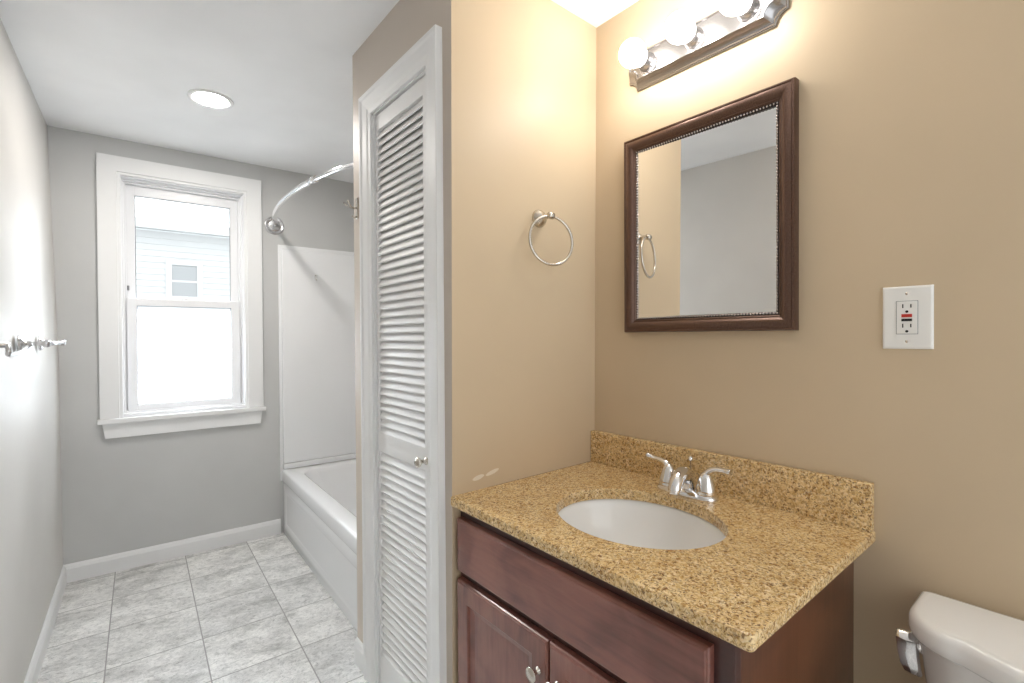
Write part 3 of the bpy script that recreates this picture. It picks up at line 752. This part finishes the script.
# faucet
FX, FY = 1.168, 0.698
fa = thing('faucet', (FX, FY, GZ1), 'chrome two lever bathroom faucet standing behind the oval sink', 'faucet')
OF = (FX, FY, GZ1)
def oval(hx, hy, z, n=48):
    pts = []
    for k in range(n):
        t = 2*PI*k/n; c, s = math.cos(t), math.sin(t)
        # stadium along y
        pts.append((FX + hx*c, FY + math.copysign(hy-hx, s)*(1 if abs(s) > 1e-6 else 0) + hx*s, z))
    return pts
mb = MB(OF); z0 = GZ1+0.0003
mb.loft([oval(0.0285, 0.084, z0), oval(0.0290, 0.0845, z0+0.004), oval(0.0285, 0.084, z0+0.010), oval(0.0235, 0.077, z0+0.016), oval(0.018, 0.071, z0+0.019)])
mb.build('base', M['chrome'], fa, sharp=50)
for s, lev in ((1, [(0, 0.0, 0.058), (0.002, 0.010, 0.070), (0.002, 0.028, 0.076), (0.002, 0.050, 0.078), (0.0, 0.070, 0.083)]),
               (-1, [(0, 0.0, 0.058), (0.002, -0.008, 0.072), (0.002, -0.024, 0.081), (0.002, -0.044, 0.083), (0.0, -0.066, 0.083)])):
    hy = FY + s*0.0535
    h = MB(OF).lathe((FX, hy, z0+0.012), (0, 0, 1), [(0.0250, 0), (0.0262, 0.006), (0.0245, 0.018), (0.0205, 0.032), (0.0168, 0.044), (0.0125, 0.053), (0.006, 0.059), (0, 0.060)], 32).build('handle', M['chrome'], fa)
    P = cr_spline([(FX+a, hy+b*1.0, GZ1+c) for a, b, c in lev], 5)
    n_ = len(P); R = [0.0120 - 0.0053*min(1, 2.0*i/n_) + (0.0010 if i > n_*0.85 else 0) for i in range(n_)]
    MB(OF).tube(P, R, 16).build('lever', M['chrome'], h)
# spout: rises from the middle and arcs forward over the bowl
P = cr_spline([(FX+0.004, FY, GZ1+0.012), (FX+0.002, FY, GZ1+0.038), (FX-0.012, FY-0.002, GZ1+0.055), (FX-0.034, FY-0.005, GZ1+0.060), (FX-0.058, FY-0.009, GZ1+0.052), (FX-0.074, FY-0.012, GZ1+0.036), (FX-0.078, FY-0.013, GZ1+0.026)], 6)
n_ = len(P); R = [0.0225 - 0.0070*(i/(n_-1)) for i in range(n_)]
sp_ = MB(OF).tube(P, R, 24).build('spout', M['chrome'], fa)
MB(OF).lathe(P[-1], P[-1]-P[-2], [(0.0115, -0.002), (0.0125, 0.0), (0.0125, 0.006), (0.009, 0.007), (0.008, 0.004), (0, 0.004)], 24).build('aerator', M['chrome'], sp_)
MB(OF).lathe((FX+0.020, FY, z0+0.012), (0, 0, 1), [(0.0025, 0), (0.0025, 0.072), (0.006, 0.075), (0.0065, 0.081), (0.004, 0.085), (0, 0.086)], 18).build('lift_rod', M['chrome'], fa)

# ================================================================== toilet
tl = thing('toilet', (0.95, -0.005, 0), 'white porcelain toilet whose tank lid shows in the lower right corner', 'toilet')
OTL = (0.95, -0.005, 0)
TYC = -0.005
def bow(hw, xb, xf, bowd, r, z, n=10):
    """plan of the tank: straight back at xb, sides at TYC+-hw, front bowed from xf by bowd"""
    pts = []
    pts.append((xb, TYC-hw+0.006, z)); pts.append((xb-0.006, TYC-hw, z))
    # right front corner to left front corner
    cr = r
    for k in range(n+1):
        t = PI/2*k/n
        pts.append((xf+cr - cr*math.sin(t), TYC-hw+cr - cr*math.cos(t), z))
    m_ = 14
    for k in range(1, m_):
        u = -1 + 2*k/m_; pts.append((xf - bowd*(1-u*u), TYC + u*(hw-cr), z))
    for k in range(n+1):
        t = PI/2*(1-k/n)
        pts.append((xf+cr - cr*math.sin(t), TYC+hw-cr + cr*math.cos(t), z))
    pts.append((xb-0.006, TYC+hw, z)); pts.append((xb, TYC+hw-0.006, z))
    return pts
LZ = 0.689
XBk = 1.244
mb = MB(OTL)
def lidloop(i, z): return bow(0.235-i, XBk-i, 1.068+i, 0.040, 0.085-i*0.5, z)
mb.loft([lidloop(0.010, LZ-0.043), lidloop(0.004, LZ-0.042), lidloop(0.001, LZ-0.037), lidloop(0.0, LZ-0.028), lidloop(0.0005, LZ-0.015), lidloop(0.002, LZ-0.009), lidloop(0.0055, LZ-0.004), lidloop(0.010, LZ-0.0015), lidloop(0.018, LZ)])
mb.build('tank_lid', M['porcelain'], tl, sharp=60)
mb = MB(OTL)
def tankloop(i, z): return bow(0.227-i, XBk-0.006, 1.092+i*0.8, 0.036, 0.095, z)
mb.loft([tankloop(0.040, 0.36), tankloop(0.030, 0.372), tankloop(0.022, 0.45), tankloop(0.008, 0.56), tankloop(0.0, LZ-0.0435)])
mb.build('tank', M['porcelain'], tl, sharp=60)
# flush lever on the tank side facing the vanity
hdl = MB(OTL).lathe((1.160, TYC+0.214, 0.612), (0, 1, 0), [(0.014, 0), (0.014, 0.010), (0.010, 0.014), (0.009, 0.024), (0, 0.024)], 24).build('flush_lever', M['chrome'], tl)
mb = MB(OTL)
def padl(z, x, y0, y1, th):
    return [(x-th, y0+0.003, z), (x-th*1.3, (y0+y1)/2, z), (x-th, y1-0.003, z), (x, y1, z), (x+th, y1-0.003, z), (x+th, y0+0.003, z), (x, y0, z)]
mb.loft([padl(0.636, 1.150, 0.223, 0.2410, 0.002), padl(0.633, 1.149, 0.217, 0.2490, 0.006), padl(0.624, 1.147, 0.215, 0.2505, 0.010), padl(0.620, 1.147, 0.215, 0.2500, 0.008), padl(0.596, 1.147, 0.214, 0.2480, 0.007), padl(0.574, 1.148, 0.212, 0.2440, 0.006), padl(0.562, 1.149, 0.210, 0.2380, 0.005), padl(0.558, 1.150, 0.212, 0.2310, 0.003)])
mb.build('paddle', M['chrome'], hdl, sharp=50)
# bowl, pedestal and seat (below the picture)
def egg(cx, hx, hy, z, n=40): return [(cx + hx*math.cos(2*PI*k/n)*(1.0), TYC + hy*math.sin(2*PI*k/n)*(1-0.10*math.cos(2*PI*k/n)*-1), z) for k in range(n)]
mb = MB(OTL)
mb.loft([egg(0.93, 0.24, 0.11, 0.0), egg(0.93, 0.235, 0.105, 0.03), egg(0.93, 0.20, 0.09, 0.12), egg(0.89, 0.22, 0.12, 0.24), egg(0.85, 0.255, 0.175, 0.34), egg(0.85, 0.26, 0.183, 0.375), egg(0.85, 0.255, 0.18, 0.385),
         egg(0.84, 0.20, 0.13, 0.385), egg(0.84, 0.19, 0.12, 0.34), egg(0.86, 0.12, 0.08, 0.22)])
mb.build('bowl', M['porcelain'], tl)
MB(OTL).box(1.0, 1.22, TYC-0.12, TYC+0.12, 0.30, 0.362, 0.02).build('tank_shelf', M['porcelain'], tl)
mb = MB(OTL); mb.loft([egg(0.85, 0.262, 0.186, 0.387), egg(0.85, 0.266, 0.190, 0.395), egg(0.85, 0.262, 0.186, 0.412), egg(0.85, 0.24, 0.16, 0.416)]); mb.build('seat_cover', M['porcelain'], tl, sharp=50)
